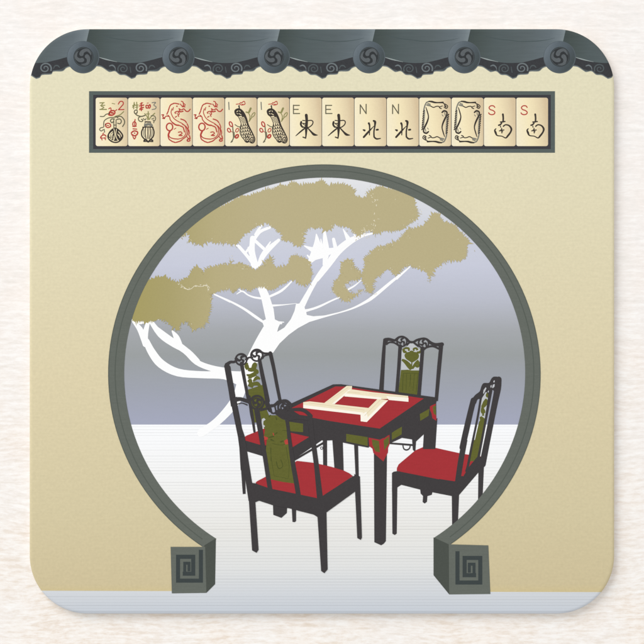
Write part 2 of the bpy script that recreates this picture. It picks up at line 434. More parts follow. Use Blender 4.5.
t.poly(F1((205,605),(232,550),(240,510),(238,470),(225,435),(246,425),(236,380),(222,315),(186,212),(228,208),(245,255),(262,290),(275,330),(288,370),(296,436),(325,445),(313,470),(307,493),(345,470),(380,425),(400,380),(408,342),(432,340),(455,362),(456,372),(472,374),(463,388),(466,402),(500,409),(560,405),(646,385),(646,392),(560,416),(480,440),(420,472),(370,508),(320,555),(285,605)))
t.build(tree)

f = Sheet('foliage', 52, [M['foliage'], M['fleck']], .4)
c1 = (F0((325,420),(355,395),(365,440),(400,435),(430,452),(480,430),(560,448),(610,455)) +
      F5((0,445),(30,440),(60,462),(100,458),(145,400),(215,352),(270,345),(318,395),(330,430),(380,440),(400,460),(440,458),(452,385),(500,370),(540,358),(570,375),(610,358)) +
      F6((180,352),(225,362),(265,372),(290,395),(310,415),(345,395),(378,385),(400,405),(440,395),(500,378),(535,368),(590,330),(628,310),(635,262),(618,215),(600,190),(520,158),(455,142),(400,160),(370,170),(340,188),(290,185),(285,162),(240,128),(190,116),(160,130),(125,106),(90,116),(50,120),(0,128)) +
      F5((400,122),(350,145),(320,136),(290,165),(240,160),(110,200),(0,235)) + [(200, 208)])
c3 = (G((0,370),(50,322),(90,310),(130,290),(185,232),(240,262),(290,290),(345,345),(372,378),(365,410),(370,458),(310,485),(250,490),(200,530),(175,555),(160,600),(145,545),(110,530),(70,522)) +
      F2((560,152),(530,142),(490,152),(460,192),(438,152),(400,162),(350,212),(345,275),(322,285),(300,240),(280,200),(290,130),(320,70),(380,36),(430,38)) +
      F6((440,470),(520,432),(580,400)))
c4 = F2((180,115),(205,105),(230,120),(232,152),(268,180),(250,210),(205,232),(192,250),(230,280),(290,255),(282,278),(240,300),(190,325),(160,310),(122,280),(125,232),(162,195),(170,150))
c5 = (H((-10,262),(30,245),(60,245),(95,230),(130,250),(190,262),(260,210),(305,176),(340,215),(352,190),(400,165),(450,152),(500,155),(518,120),(540,150),(570,150),(610,170)) +
      F1((100,130),(150,140),(190,155),(230,130),(272,92),(290,130),(330,130),(365,120),(400,82),(470,110),(480,150),(503,180),(480,230),(450,240),(410,225),(385,220),(330,240),(270,265),(220,238),(160,270),(130,265),(60,275)) +
      H((560,322),(470,320),(400,347),(385,362)) +
      F3((550,350),(540,420),(500,475),(445,480),(430,452),(400,440),(385,452),(370,490),(322,472),(280,430),(200,440),(160,435),(110,430)) + [(128, 300), (138, 285)])
for c, a in ((c1, 1.15), (c3, 1.1), (c4, 1.0), (c5, 1.15)):
    f.blob(jag(c, a, 1.0, n=3))
f.dz = .12*UM
def fleck(pts, n, amp, w=(.4, .9), ln=2.2, m=1):
    P = smooth(pts, n=6)
    for _ in range(n):
        p = random.choice(P); a = random.uniform(0, math.pi)
        x, y = p[0]+random.gauss(0, amp), p[1]+random.gauss(0, amp)
        l = random.uniform(.6, ln)/2
        f.stroke([(x-l*math.cos(a), y-l*math.sin(a), .3), (x+.3, y+.2, random.uniform(*w)), (x+l*math.cos(a), y+l*math.sin(a), .3)], m=m, cap=False, sm=0)
fleck(F6((380,175),(395,220),(405,270),(408,330),(375,375),(340,390),(360,410)), 38, 2.4)
fleck(H((180,285),(240,315),(290,295),(365,290),(370,330)), 24, .7)
f.stroke(H((205,292,1),(240,318,5),(268,312,3),(290,295,4),(330,300,3),(368,290,3),(372,332,1)), m=1)
for c in (c1, c3, c4, c5):
    cc = [p for p in c if math.hypot(p[0]-CX, p[1]-CY) < 198]
    fleck(cc, 60, 1.1, (.3, .6), 1.8, 0)
    fleck(cc, 45, 1.6, (.3, .6), 1.8, 1)
f.build(tree)

# ------------------------------------------------------------------ furniture prints
def vv(*a): return V(*a)
A1, A2, A3 = V(220,340,100), V(220,400,70), V(220,345,60)
B1, B2, B3, B4, B5 = V(230,390,100), V(280,390,70), V(235,440,70), V(290,440,80), V(240,470,130)
C1, C2 = V(380,330,60), V(370,325,90)
E0, E1, E2, E3 = V(455,370,50), V(420,370,100), V(350,440,140), V(440,440,60)
T1, T2 = V(290,370,100), V(360,390,100)
def chair(label): return empty('printed_chair', coaster, label, 'printed chairs round the table')
def swirl(sh, x, y, r, m=0, rot=0.):
    """pierced roundel: ring with a three-armed twist"""
    sh.ring(x, y, r, r*.3, m=m)
    for k in range(3):
        a = rot+k*2.094
        sh.stroke([(x, y, r*.22), (x+r*.45*math.cos(a), y+r*.45*math.sin(a), r*.42), (x+r*.8*math.cos(a+.75), y+r*.8*math.sin(a+.75), r*.2)], m=m)

# --- chair behind on the left
L = 60
ch = chair('printed chair at the back left, half behind the front chair')
s = Sheet('seat', L, M['red']); s.poly(B1((92,303),(110,292),(215,250),(250,238),(390,272),(515,299),(400,370),(300,372),(190,354),(100,330))); s.build(ch)
s = Sheet('back_panel', L+2, M['olive'], .4)
s.poly(A1((178,320),(225,305),(275,288),(310,440),(255,520),(232,532),(214,530)))
for b in [((290,190,20),(285,225,56),(300,262,40)), ((300,262,40),(350,262,56),(372,215,60),(385,190,30)), ((350,255,30),(395,285,50),(385,305,30)), ((285,318,14),(330,330,50),(385,305,56)),
          ((300,355,16),(340,345,30)), ((300,395,20),(325,375,40),(330,420,50),(360,440,60)), ((355,390,16),(395,352,46),(430,365,16)), ((350,420,44),(400,415,50),(430,440,30)), ((300,430,20),(340,440,44)), ((300,220,10),(285,205,50))]:
    s.leaf([(q[0], q[1], q[2]*.86) for q in A3(*b)])
s.build(ch)
s = Sheet('back_frame', L+10, M['dark'], .5)
s.poly(A3((44,225),(55,205),(80,188),(112,232),(122,290),(165,540),(178,660),(118,660),(90,480)))
s.poly([*A2((95,0),(152,0),(225,370),(255,540),(270,644),(190,644),(178,440),(165,340))])
s.stroke(A3((70,212,40),(110,184,30),(150,182,26),(180,165,24)))
x, y = A3((228,155))[0]; swirl(s, x, y, 5.6, rot=.6)
x, y = A3((395,110))[0]; swirl(s, x, y, 5.8, rot=2.6)
s.stroke(A3((280,155,24),(310,135,18),(345,135,24)))
s.stroke(A3((160,150,10),(185,112,14),(230,100,18),(270,118,16),(295,150,22)))
s.stroke(A3((335,130,16),(350,75,18),(395,60,20),(440,75,24),(480,90,22),(548,90,24)))
s.stroke(A3((455,135,30),(480,115,16),(540,100,16)))
s.stroke(A3((540,88,42),(575,240,38),(605,400,36),(645,600,34)))
s.stroke(A3((232,200,42),(262,370,34),(302,580,32)))
s.stroke(A1((187,365,20),(197,430,20),(205,480,22),(212,520,18),(222,590,15)))
s.stroke(A3((425,160,34),(450,300,42),(480,440,44),(510,600,50)))
s.stroke(A1((300,400,30),(312,430,30),(322,452,26)))
s.build(ch)
s = Sheet('seat_frame', L+22, M['dark'], .5)
s.poly(B1((76,322),(105,327),(190,352),(380,374),(400,370),(515,299),(600,318),(412,447),(215,427),(105,394),(80,380)))
s.stroke(B1((412,452,12),(500,400,13),(602,340,13)))
s.ring(*B1((590,374))[0], 1.2, .6)
s.build(ch)
for pts in (B3((38,20),(88,20),(98,495),(72,497),(66,420)), B4((264,0),(298,0),(299,235),(267,225)), B5((256,180),(278,180),(278,252),(272,258),(260,257))):
    s = Sheet('leg', L+32, M['dark']); s.poly(pts); s.build(ch)

# --- chair at the back right
ch = chair('printed chair at the back right, behind the table')
s = Sheet('back_panel', L, [M['olive'], M['pale'], M['olive_mark']], .4)
s.poly(C2((226,180),(255,165),(285,130),(305,130),(345,165),(372,175),(358,335),(222,330)), m=1)
s.poly(C2((222,322),(270,320),(300,325),(362,325),(345,505),(203,480)))
s.poly(smooth(C2((247,215),(262,196),(280,192),(290,184),(305,184),(315,192),(335,196),(350,215),(345,240),(322,258),(300,268),(280,258),(256,240)), True))
for b in [((278,186,12),(276,168,16),(255,166,14),(238,175,10)), ((238,172,16),(246,192,20),(262,190,12)), ((316,186,10),(312,172,14),(330,166,14),(340,180,16)), ((362,168,12),(366,182,14),(352,196,18),(334,196,14)),
          ((228,248,14),(252,262,26),(280,292,34),(296,318,22)), ((350,258,26),(328,276,22),(302,312,16)), ((352,272,20),(342,296,20),(326,290,16)), ((300,262,8),(297,300,9))]:
    s.leaf(C2(*b))
for b in [((238,345,4),(232,470,4)), ((345,345,4),(330,480,4)), ((262,350,3),(258,465,3)), ((290,355,6),(285,440,3)), ((318,350,3),(308,470,3)), ((238,345,3),(345,345,3))]:
    s.stroke(C2(*b), m=2)
s.build(ch)
s = Sheet('back_frame', L+8, M['dark'], .5)
s.poly(C2((95,100),(112,92),(130,98),(128,118),(113,140),(97,478),(64,478),(85,200)))
s.stroke(C2((108,108,28),(135,102,22),(175,110,18),(195,100,14)))
s.stroke(C2((180,108,14),(205,88,14),(235,84,14),(262,98,14),(282,120,18),(310,122,16),(335,108,16),(375,97,14),(405,102,16),(435,128,22),(470,140,22),(515,138,28)))
x, y = C2((228,118))[0]; swirl(s, x, y, 4.9, rot=.3)
x, y = C2((383,130))[0]; swirl(s, x, y, 5.0, rot=2.2)
s.stroke(C2((118,138,12),(140,124,12),(175,128,12),(208,150,12)))
s.stroke(C2((265,140,16),(288,122,10))); s.stroke(C2((345,150,14),(312,125,12)))
s.stroke(C2((382,180,12),(405,160,14),(450,152,14),(492,170,14)))
s.stroke(C2((216,150,26),(206,300,24),(192,478,24))); s.stroke(C2((376,165,26),(366,300,26),(350,505,26)))
s.poly(C2((488,128),(520,126),(523,150),(490,500),(486,545),(462,540),(480,300),(492,180)))
s.build(ch)
for pts in (T2((335,315),(362,315),(357,388),(350,395),(340,385)),):
    s = Sheet('leg', L+18, M['dark']); s.poly(pts); s.build(ch)
s = Sheet('stretcher', L+20, M['dark'], .5)
s.stroke(T2((190,343,10),(260,348,12),(345,355,12))); s.stroke(T2((276,355,7),(282,378,8),(300,386,9),(318,376,8),(324,356,7)))
s.build(ch)

# --- table
L = 90
tb = empty('printed_table', coaster, 'printed square game table with red top and black frame')
s = Sheet('apron', L, M['dark'], .5)
s.poly([(288,412),(300,405)]+[(383,430),(436.5,398)]+T2((490,60),(492,200),(418,278),(360,332),(345,320),(270,308),(205,338),(185,352),(60,365))+T1((505,500),(440,488),(340,467),(280,452),(215,455),(120,430),(0,402)))
s.build(tb)
s = Sheet('corner_bracket', L+4, [M['red'], M['olive']])
s.poly(T2((55,306),(128,320),(190,288),(190,350),(181,372),(180,402),(150,460),(86,405),(80,378),(60,362)))
s.poly(T2((76,318),(122,328),(128,402),(100,395),(80,352)), m=1); s.poly(T2((152,324),(185,298),(187,342),(157,388)), m=1); s.build(tb)
s = Sheet('corner_bracket', L+4, [M['red'], M['olive']])
s.poly(T2((450,104),(487,88),(492,198),(466,182),(460,150),(450,128))); s.poly(T2((468,108),(488,98),(490,165),(474,150)), m=1); s.build(tb)
for pts in (T1((362,411),(500,432),(500,489),(362,460)), B2((80,290),(212,310),(212,388),(84,378)), T2((205,273),(270,236),(268,286),(205,322)), T2((385,155),(446,121),(442,166),(388,199))):
    s = Sheet('inlay_plate', L+4, M['olive']); s.poly(pts); s.build(tb)
for pts in (E2((110,60),(170,60),(165,465),(155,477),(143,484),(112,470)), T1((272,440),(340,455),(347,700),(290,690)), B4((515,20),(548,30),(554,300),(528,300)), T2((412,262),(498,180),(485,380),(405,380)), B5((163,160),(234,180),(232,213),(205,237),(165,222))):
    s = Sheet('leg', L-3, M['dark']); s.poly(pts); s.build(tb)
s = Sheet('tabletop', L+10, [M['dark'], M['red']], .5)
s.poly([(284,408),(291,403.6),(333,384.4),(341,384.2),(436.3,397.4),(436.5,402),(384,438.2),(360,434),(290,421)])
s.poly([(291,408.3),(335.5,386.4),(345,386.6),(423.7,398.5),(379.6,428.6),(330,421),(311,417.4),(290,413.5)], m=1)
s.build(tb)
# four game racks forming the square on the red top
def rack(*shapes):
    s = Sheet('tile_rack', rack.z, [M['cream'], M['cream_light'], M['cream_dark']], .5)
    for pts, m in shapes:
        (s.poly if len(pts[0]) == 2 else s.stroke)(pts, m=m)
    s.build(tb, group='racks on the printed table'); rack.z += 3
rack.z = L+14
rack((T1((213,218),(365,102),(400,103),(398,124),(287,219)), 0), (T1((287,219),(398,124),(380,127),(270,217)), 1), (T1((240,205,2.5),(375,112,2.5)), 2))
rack((T1((395,124),(640,158),(644,185),(590,188),(352,168),(362,148)), 0), (T2((60,12),(310,38),(310,56),(0,20)), 0), (T1((355,150),(590,178),(585,190),(350,170)), 1), (T2((170,40),(312,50),(312,76),(185,64)), 1), (T1((370,140,2.5),(480,152,3),(620,164,3)), 2), (T2((0,12),(100,18),(310,38),(310,48),(0,30)), 0), (T2((60,24,2),(308,46,2)), 2))
rack((T1((85,207),(128,202),(510,245),(480,284),(455,288),(85,243)), 0), (T1((85,224),(470,274),(468,286),(455,288),(85,245)), 1), (T1((120,212,2.5),(300,235,3),(480,258,3)), 2))
rack((T2((113,58),(182,66),(110,140),(42,205),(5,202),(3,160),(20,150)), 0), (T2((182,66),(44,206),(22,204),(150,76)), 1), (T1((455,288),(492,268),(500,300),(490,333),(455,330)), 1), (T2((130,65,2.5),(30,165,3)), 2))

# --- chair on the right
L = 60
ch = chair('printed chair on the right, seen from its left side')
s = Sheet('seat', L, M['red'])
s.poly(E2((215,142),(216,128),(224,112),(300,48),(335,33),(375,32),(510,62),(602,76),(592,110),(560,150),(490,200))); s.build(ch)
s = Sheet('back_panel', L+2, [M['olive'], M['pale']], .4)
s.poly(E1((395,190),(425,135),(452,130),(425,330),(380,345)), m=1)
s.poly(E1((380,335),(400,300),(425,318),(368,590),(322,585)))
s.poly(E3((355,0),(425,0),(385,190),(315,240)))
for b in [((428,290,30),(420,330,50),(440,350,20)), ((400,370,20),(395,410,60),(375,450,56),(350,480,40)), ((350,470,20),(360,530,60),(375,560,40)), ((365,560,20),(360,590,30)), ((330,600,30),(350,640,60))]:
    s.leaf(E0(*b))
s.build(ch)
s = Sheet('back_frame', L+8, M['dark'], .5)
s.stroke(E1((344,195,36),(325,270,36),(295,400,38),(272,500,36)))
s.poly(E3((234,0),(294,0),(258,200),(225,400),(160,450),(190,240)))
s.poly(smooth(E0((205,430),(222,375),(262,320),(318,275),(342,205),(372,168),(438,165),(468,112),(508,85),(588,105),(594,200),(575,280),(520,290),(480,255),(455,330),(420,300),(395,285),(365,335),(330,370),(290,380),(262,440)), True, 3))
s.mats = [M['dark'], M['pale']]
for pts in (((362,300),(368,258),(395,222),(405,235),(385,280),(366,308)), ((455,205),(472,190),(470,222),(460,230)), ((488,188),(512,180),(508,215),(485,235),(478,220)), ((495,140),(512,132),(510,158),(494,160)), ((528,172),(552,166),(550,182),(530,182)), ((418,285),(430,262),(450,280),(446,300),(432,290))):
    s.poly(E0(*pts), m=1)
s.stroke(E1((507,60,36),(500,120,42),(480,220,38),(440,420,38),(412,560,40),(404,608,38)))
s.stroke(E1((392,180,14),(370,310,13),(335,480,14),(310,610,16),(300,650,18)))
s.stroke(E1((455,130,22),(425,310,15),(385,520,15),(365,620,22)))
s.build(ch)
s = Sheet('seat_frame', L+18, M['dark'], .5)
s.poly(E3((-10,418),(160,444),(235,385),(250,390),(310,290),(400,180),(440,180),(484,205),(478,225),(415,345),(205,590),(145,605),(-10,575)))
s.poly(E2((193,152),(200,146),(218,143),(430,185),(430,250),(350,235),(236,206),(218,218),(216,240),(193,240)))
s.build(ch)
for pts in (E2((193,200),(218,200),(215,430),(206,437),(195,431)), E2((322,220),(380,235),(376,252),(356,258),(354,284),(343,292),(334,285),(336,258),(325,246)), E2((468,240),(502,245),(495,420),(470,420)), E3((412,320),(475,200),(455,660),(408,660))):
    s = Sheet('leg', L+14, M['dark']); s.poly(pts); s.build(ch)

# --- chair in front on the left
L = 125
ch = chair('printed chair at the front left, seen from behind')
s = Sheet('seat', L, M['red'])
s.poly([*B3((190,392),(205,378),(282,338),(420,300),(560,200))]+[*B4((45,172),(60,168),(200,185),(330,215),(430,245),(478,268),(506,290),(262,452),(215,472))]+[*B3((600,530),(540,512),(340,470),(205,425))])
s.build(ch)
s = Sheet('back_panel', L+3, [M['olive'], M['olive_mark'], M['glyph_red'], M['pale']], .4)
s.poly(A2((355,110),(430,90),(450,140),(520,140),(560,150),(600,190),(640,250),(630,350))+B1((387,330),(400,470),(417,602),(340,592),(262,575),(245,480),(228,420)) + A2((430,370),(405,330),(415,270),(395,250),(385,230),(360,160)))
s.poly(A2((385,175),(405,165),(420,180),(400,195),(398,225),(415,240),(400,258),(380,230)), m=3)
s.poly(A2((402,330),(440,345),(440,362),(410,372)), m=2); s.poly(A2((590,375),(630,350),(632,405),(600,410)), m=2)
for b in [((450,345,8),(490,335,14)), ((470,365,16),(495,375,8)), ((500,320,8),(525,300,10)), ((560,385,14),(580,378,12)), ((450,155,8),(465,140,10)), ((515,160,8),(522,178,12)), ((480,400,4),(560,415,5),(600,405,4)), ((470,440,4),(468,560,4)), ((575,278,4),(625,285,6))]:
    s.stroke(A2(*b), m=1)
s.stroke(A2((488,305,8),(495,325,8)), m=2)
s.stroke(B3((325,70,4),(335,180,4),(360,330,4),(490,355,4),(500,250,4),(470,60,4)), m=1, sm=0)
s.stroke(B3((380,200,7),(400,260,8),(440,240,6),(420,180,6)), m=1)
s.build(ch)
s = Sheet('back_frame', L+12, M['dark'], .5)
s.poly(A1((75,375),(110,365),(102,400),(125,520),(160,622),(119,622),(100,530)))
s.poly(B3((35,-30),(90,-30),(158,395),(205,400),(200,560),(125,560)))
s.stroke(A1((95,385,30),(130,380,24),(165,390,24),(190,400,22)))
s.stroke(A1((105,415,6),(140,406,6),(175,418,8)))
x, y = A1((238,402))[0]; swirl(s, x, y, 6.6, rot=.9)
s.ring(x, y, 4.4, 1.0)
s.stroke(A1((265,450,16),(300,440,14),(325,425,20),(350,420,18),(375,400,22)))
s.stroke(A1((375,410,20),(400,395,22),(430,395,22),(455,420,26)))
x, y = A1((415,435))[0]; swirl(s, x, y, 6.4, rot=1.9); s.ring(x, y, 3.6, 1.6)
s.poly(A1((345,470),(380,440),(430,460),(470,455),(540,500),(450,520),(400,510)))
s.stroke(B2((110,180,26),(190,180,34),(240,200,34),(282,240,38)))
s.stroke(B2((60,235,40),(150,245,40),(280,262,40)))
s.stroke(A1((322,440,16),(335,470,12),(365,470,8))); s.stroke(A1((352,420,10),(360,460,10)))
s.stroke(A1((240,440,24),(252,520,28),(270,640,30)), cap=False); s.stroke(B1((170,130,28),(200,300,28),(225,430,28),(250,590,29),(258,635,29)))
s.stroke(A1((425,480,24),(438,560,22),(445,640,22)), cap=False); s.stroke(B1((368,190,20),(385,330,24),(405,470,29),(428,600,31),(441,680,31)))
s.poly([*B4((166,0),(205,0),(232,200),(264,455),(262,480),(218,480),(195,220)), ])
s.poly(B2((250,262),(300,262),(318,460),(335,520),(288,525)))
s.build(ch)
s = Sheet('seat_frame', L+26, M['dark'], .5)
s.poly(B5((42,62),(75,66),(150,92),(290,120),(385,140),(400,135))+B4((262,450),(506,292),(530,285),(560,295),(560,400),(524,415),(290,585),(290,620),(230,625),(190,600),(0,552))+B5((262,193),(165,175),(95,152),(74,160),(72,190),(50,190)))
s.build(ch)
for pts in (B5((42,120),(74,130),(92,395),(82,410),(60,398)), B5((382,205),(428,195),(434,492),(418,511),(402,500)), B5((566,20),(594,32),(604,335),(598,346),(581,337))):
    s = Sheet('leg', L+23, M['dark']); s.poly(pts); s.build(ch)

# ------------------------------------------------------------------ gate
L = 84
gate = empty('printed_gate', coaster, 'printed round grey moon gate')
s = Sheet('arch', L, [M['ring'], M['ring_dark']])
s.poly(outer+inner[::-1])
s.stroke([p+(1.1,) for p in arc(lambda t: fo(t)*.56+fi(t)*.44, oa+.03, ob-.03, 150)], m=1, sm=0)
s.stroke([p+(.7,) for p in arc(lambda t: fo(t)-.5, oa+.01, ob-.01, 150)], m=1, sm=0)
s.build(gate)
P5, P6 = V(150, 520, 160), V(400, 500, 144)
for pts, side, path, c in (
    (P5((83,108),(222,108),(227,293),(88,295)), P5((216,106),(222,100),(265,74),(265,80),(262,258),(227,293),(222,108)), P5((205,128),(205,244),(113,244),(113,148),(174,148),(174,216),(140,216),(140,174),(157,174),(157,200),(150,205)), 0),
    (P6((218,198),(395,203),(404,420),(220,422)), P6((150,167),(218,198),(220,422),(150,336)), P6((257,238),(257,369),(359,369),(359,259),(289,259),(289,336),(331,336),(331,287),(310,287),(310,318),(318,322)), 1)):
    s = Sheet('gate_foot', L+6, [M['ring'], M['foot_side'], M['fret']])
    s.poly(pts); s.poly(side, m=1)
    w = 4.1
    for i in range(len(path)-2 if 1 else 0):
        (ax, ay), (bx, by) = path[i], path[i+1]
        ww = w if i < 6 else 3.0
        h = ww/2; x0, x1 = sorted((ax, bx)); y0, y1 = sorted((ay, by))
        s.poly([(x0-h, y0-h), (x1+h, y0-h), (x1+h, y1+h), (x0-h, y1+h)], m=2)
    s.build(gate, ['foot of the gate on the left with a square spiral', 'foot of the gate on the right with a square spiral'][c])

# ------------------------------------------------------------------ roof
L = 14
roof = empty('printed_roof', coaster, 'printed grey tiled eave across the top of the wall')
R1, R2 = V(75, 25, 60), V(125, 25, 60)
for k in range(-1, 6):
    dx = MOD*k
    sh = lambda pts: [(p[0]+dx,)+tuple(p[1:]) for p in pts]
    s = Sheet('eave_drip', L, [M['eave'], M['eave_rim'], M['scroll'], M['scroll_dim']], .5)
    edge = R1((180,440),(250,445),(290,455),(350,495),(375,505),(430,497),(480,535),(540,540),(600,575))+R2((75,577),(110,565),(135,537),(230,530),(255,500),(350,497),(390,465),(430,450),(500,445))
    body = R2((500,300),(300,360),(100,390))+R1((540,390),(390,370),(270,330),(180,300))
    IN2 = rrect(X0+.06, Y0+.06, X1-.06, Y1-.06, R-.06, 30)
    s.poly(sh(smooth(edge, n=4)+body), m=1, within=IN2)
    e2 = [(p[0], p[1]-1.15) for p in edge]
    s.poly(sh(smooth(e2, n=4)+body), m=0, within=IN2)
    def sp(cx, cy, r, turns, w, m, a0=0, dirn=1):
        pts = []
        for i in range(26):
            q = i/25; a = a0+dirn*turns*2*math.pi*q; rr = r*(1-.82*q)
            pts.append((cx+rr*math.cos(a), cy+rr*math.sin(a)*.92, w*(1-.4*q)))
        pts = sh(pts)
        if all(clip([(p[0], p[1]), (p[0]+.1, p[1]), (p[0], p[1]+.1)], IN2) for p in pts): s.stroke(pts, m=m, sm=0)
    sp(140.6, 68.2, 6.2, 1.6, 1.5, 2, a0=.4, dirn=-1)
    sp(123.2, 68.8, 5.6, 1.6, 1.3, 3, a0=2.7, dirn=1)
    for pts, m in ((R1((370,440,10),(400,432,16),(425,450,12),(435,478,6)), 2), (R1((355,478,6),(395,492,8),(430,484,6)), 3),
                   (R2((255,470,6),(270,440,12),(300,436,14),(320,455,8)), 3), (R2((290,485,6),(340,478,8),(385,450,6)), 3), (R1((590,450,8),(600,510,8)), 3)):
        q = sh(pts)
        if X0+8 < q[0][0] < X1-8: s.stroke(q, m=m)
    s.build(roof)
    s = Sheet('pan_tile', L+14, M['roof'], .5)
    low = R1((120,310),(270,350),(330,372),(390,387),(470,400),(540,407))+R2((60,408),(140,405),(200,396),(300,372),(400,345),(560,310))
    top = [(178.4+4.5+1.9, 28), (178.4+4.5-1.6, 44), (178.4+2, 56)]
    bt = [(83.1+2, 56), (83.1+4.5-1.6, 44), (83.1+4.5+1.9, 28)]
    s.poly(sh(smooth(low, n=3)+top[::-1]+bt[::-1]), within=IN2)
    if k >= 0:
        g = [q for q in sh(R1((262,348,5),(330,368,12),(395,384,7),(450,396,3))) if q[0] < X1-12]
        if len(g) > 1: Sheet('tile_lip_highlight', L+17, M['roof_glint']).stroke(g).build(roof)
        g = [q for q in sh(R1((220,95,2),(330,125,6),(440,148,9),(560,162,8))+R2((150,176,8),(300,175,8),(420,162,5),(520,140,2))) if q[0] < X1-52]
        if len(g) > 2: Sheet('tile_groove', L+17, M['roof_line']).stroke(g).build(roof)
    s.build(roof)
for k in range(6):
    x, y = D0+MOD*k, DY
    s = Sheet('ridge_end_disc', L+22, [M['disc'], M['disc_rim']], .5)
    s.poly(circ(x, y, 16.2, n=64), m=1); s.poly(circ(x-.2, y-.3, 15.5, n=64))
    d = s.build(roof, group='round ridge ends on the printed roof')
    s = Sheet('swirl_crest', L+26, [M['crest'], M['crest_comma'], M['scroll_dim']], .4)
    cx, cy = x+.4, y-.4
    s.poly(circ(cx, cy, 9.9, n=48)); s.ring(cx, cy, 9.1, .45, m=2)
    for j in range(3):
        a = -2.2+j*2.094
        pts = []
        for i in range(12):
            q = i/11; aa = a+q*1.95; rr = 3.5+4.2*min(1, q*1.7)
            pts.append((cx+rr*math.cos(aa), cy+rr*math.sin(aa), 3.9*(1-q)**.7+.5))
        s.stroke(pts, m=1, sm=0)
    s.build(d)

# ------------------------------------------------------------------ tray and tiles
L = 14
s = Sheet('tile_tray', L, [M['tray'], M['tray_in']])
s.poly([(89,91.2),(555,91.2),(555,152.8),(89,152.8)]); s.poly([(93.2,94.9),(550.8,94.9),(550.8,149.),(93.2,149.)], m=1)
s.build(coaster, 'printed long dark tray holding fourteen game tiles')
g, gs, gr, gg, gy, iv = 0, 1, 2, 3, 4, 5
MATS = [M['glyph'], M['glyph_soft'], M['glyph_red'], M['glyph_green'], M['glyph_grey'], M['ivory']]
def K(x0, size=40., y0=92.):          # crop coordinates -> tile-local; crops were taken with tile index idx
    return x0, y0, size
def sym(idx, name, x0, y0, k, items, at):
    """items drawn in the crop of tile idx, printed on tile `at`"""
    s = Sheet(name, L+12, MATS, .4); dx = TP*(at-idx); wt = {0: 1.3, 1: 1.25, 2: 1.55, 4: 1.1, 10: 1.5}.get(idx, 1.12)
    for kind, m, pts in items:
        q = [(x0+p[0]*k+dx, y0+p[1]*k)+tuple(w*k*wt for w in p[2:3]) for p in pts]
        if kind == 's': s.stroke(q, m=m)
        elif kind == 'l': s.stroke(q, m=m, sm=0)
        elif kind == 'p': s.poly(smooth(q, True, 4), m=m)
        elif kind == 'o':                       # centre, (rx, ry), (width, rot)
            (x, y), (rx, ry), (w, rot) = pts
            s.ring(x0+x*k+dx, y0+y*k, rx*k, w*k*min(wt, 1.3), ry*k, m=m, rot=rot)
    return s
def st(m, w, *pts): return ('s', m, [p+(w,) for p in pts])
def ln(m, w, *pts): return ('l', m, [p+(w,) for p in pts])
k1 = 40/429.; k2 = 70/644.; k3 = 80/644.
vase_dark = [
    st(gg,9,(85,117),(130,115)), st(gg,8,(92,145),(138,142)), st(gg,9,(85,187),(155,187)), st(gg,8,(118,120),(98,150),(128,165),(95,185)), st(gg,6,(215,122),(245,128)),
    st(gr,9,(283,130),(300,103),(328,103),(336,128),(315,155),(284,190)), st(gr,9,(284,190),(342,188)),
    st(gr,12,(185,225),(200,205),(235,200),(245,225),(225,245),(195,245),(185,228)), st(gr,14,(205,222),(225,225)), st(gr,8,(180,180),(200,170),(205,195)), st(gr,8,(245,205),(265,190)), st(gr,8,(175,240),(185,250),(215,252)),
    st(gs,8,(88,262),(125,262),(150,240),(180,232)), st(gs,8,(240,272),(180,278),(135,305),(125,340),(125,375),(92,385),(82,405),(100,418),(120,405)), st(gs,8,(130,400),(135,430)),
    st(gr,10,(145,345),(170,335),(195,345),(198,370),(170,382),(148,368),(145,348)), st(gr,8,(160,358),(180,362)),
    st(gr,10,(92,485),(110,465),(135,460),(150,475)), st(gr,8,(100,490),(108,515)), st(gr,8,(135,490),(145,512)), st(gr,8,(115,450),(125,440)), st(gr,7,(90,495),(150,492)),
    st(gg,8,(340,210),(300,245),(250,262),(235,275)), st(gs,9,(265,270),(310,262),(345,300),(348,335),(328,370)), st(gs,9,(265,295),(300,290),(315,315),(300,340),(275,335)), st(gs,9,(240,290),(210,290),(198,310),(215,330),(230,315)), st(gs,10,(250,270),(262,262),(275,275)),
    ln(gs,8,(233,300),(235,392)), ln(gs,8,(258,300),(258,392)), st(g,6,(235,355),(258,355)),
    ('p',g,[(235,385),(262,385),(300,412),(335,462),(325,505),(290,538),(250,548),(205,535),(172,505),(165,465),(195,412)]),
    st(iv,6,(235,395),(245,450),(240,500),(225,525)), st(iv,6,(262,400),(255,460),(270,505),(285,520)), st(iv,7,(220,425),(190,455),(190,480)), st(iv,7,(220,450),(205,480),(210,505)), st(iv,7,(285,425),(310,455),(315,475)), st(iv,7,(290,460),(300,490)), st(iv,5,(185,495),(205,515)), st(iv,5,(225,470),(228,505)), st(iv,5,(275,450),(285,470)), st(iv,6,(215,520),(245,530),(280,525)), st(iv,5,(195,465),(225,440))]
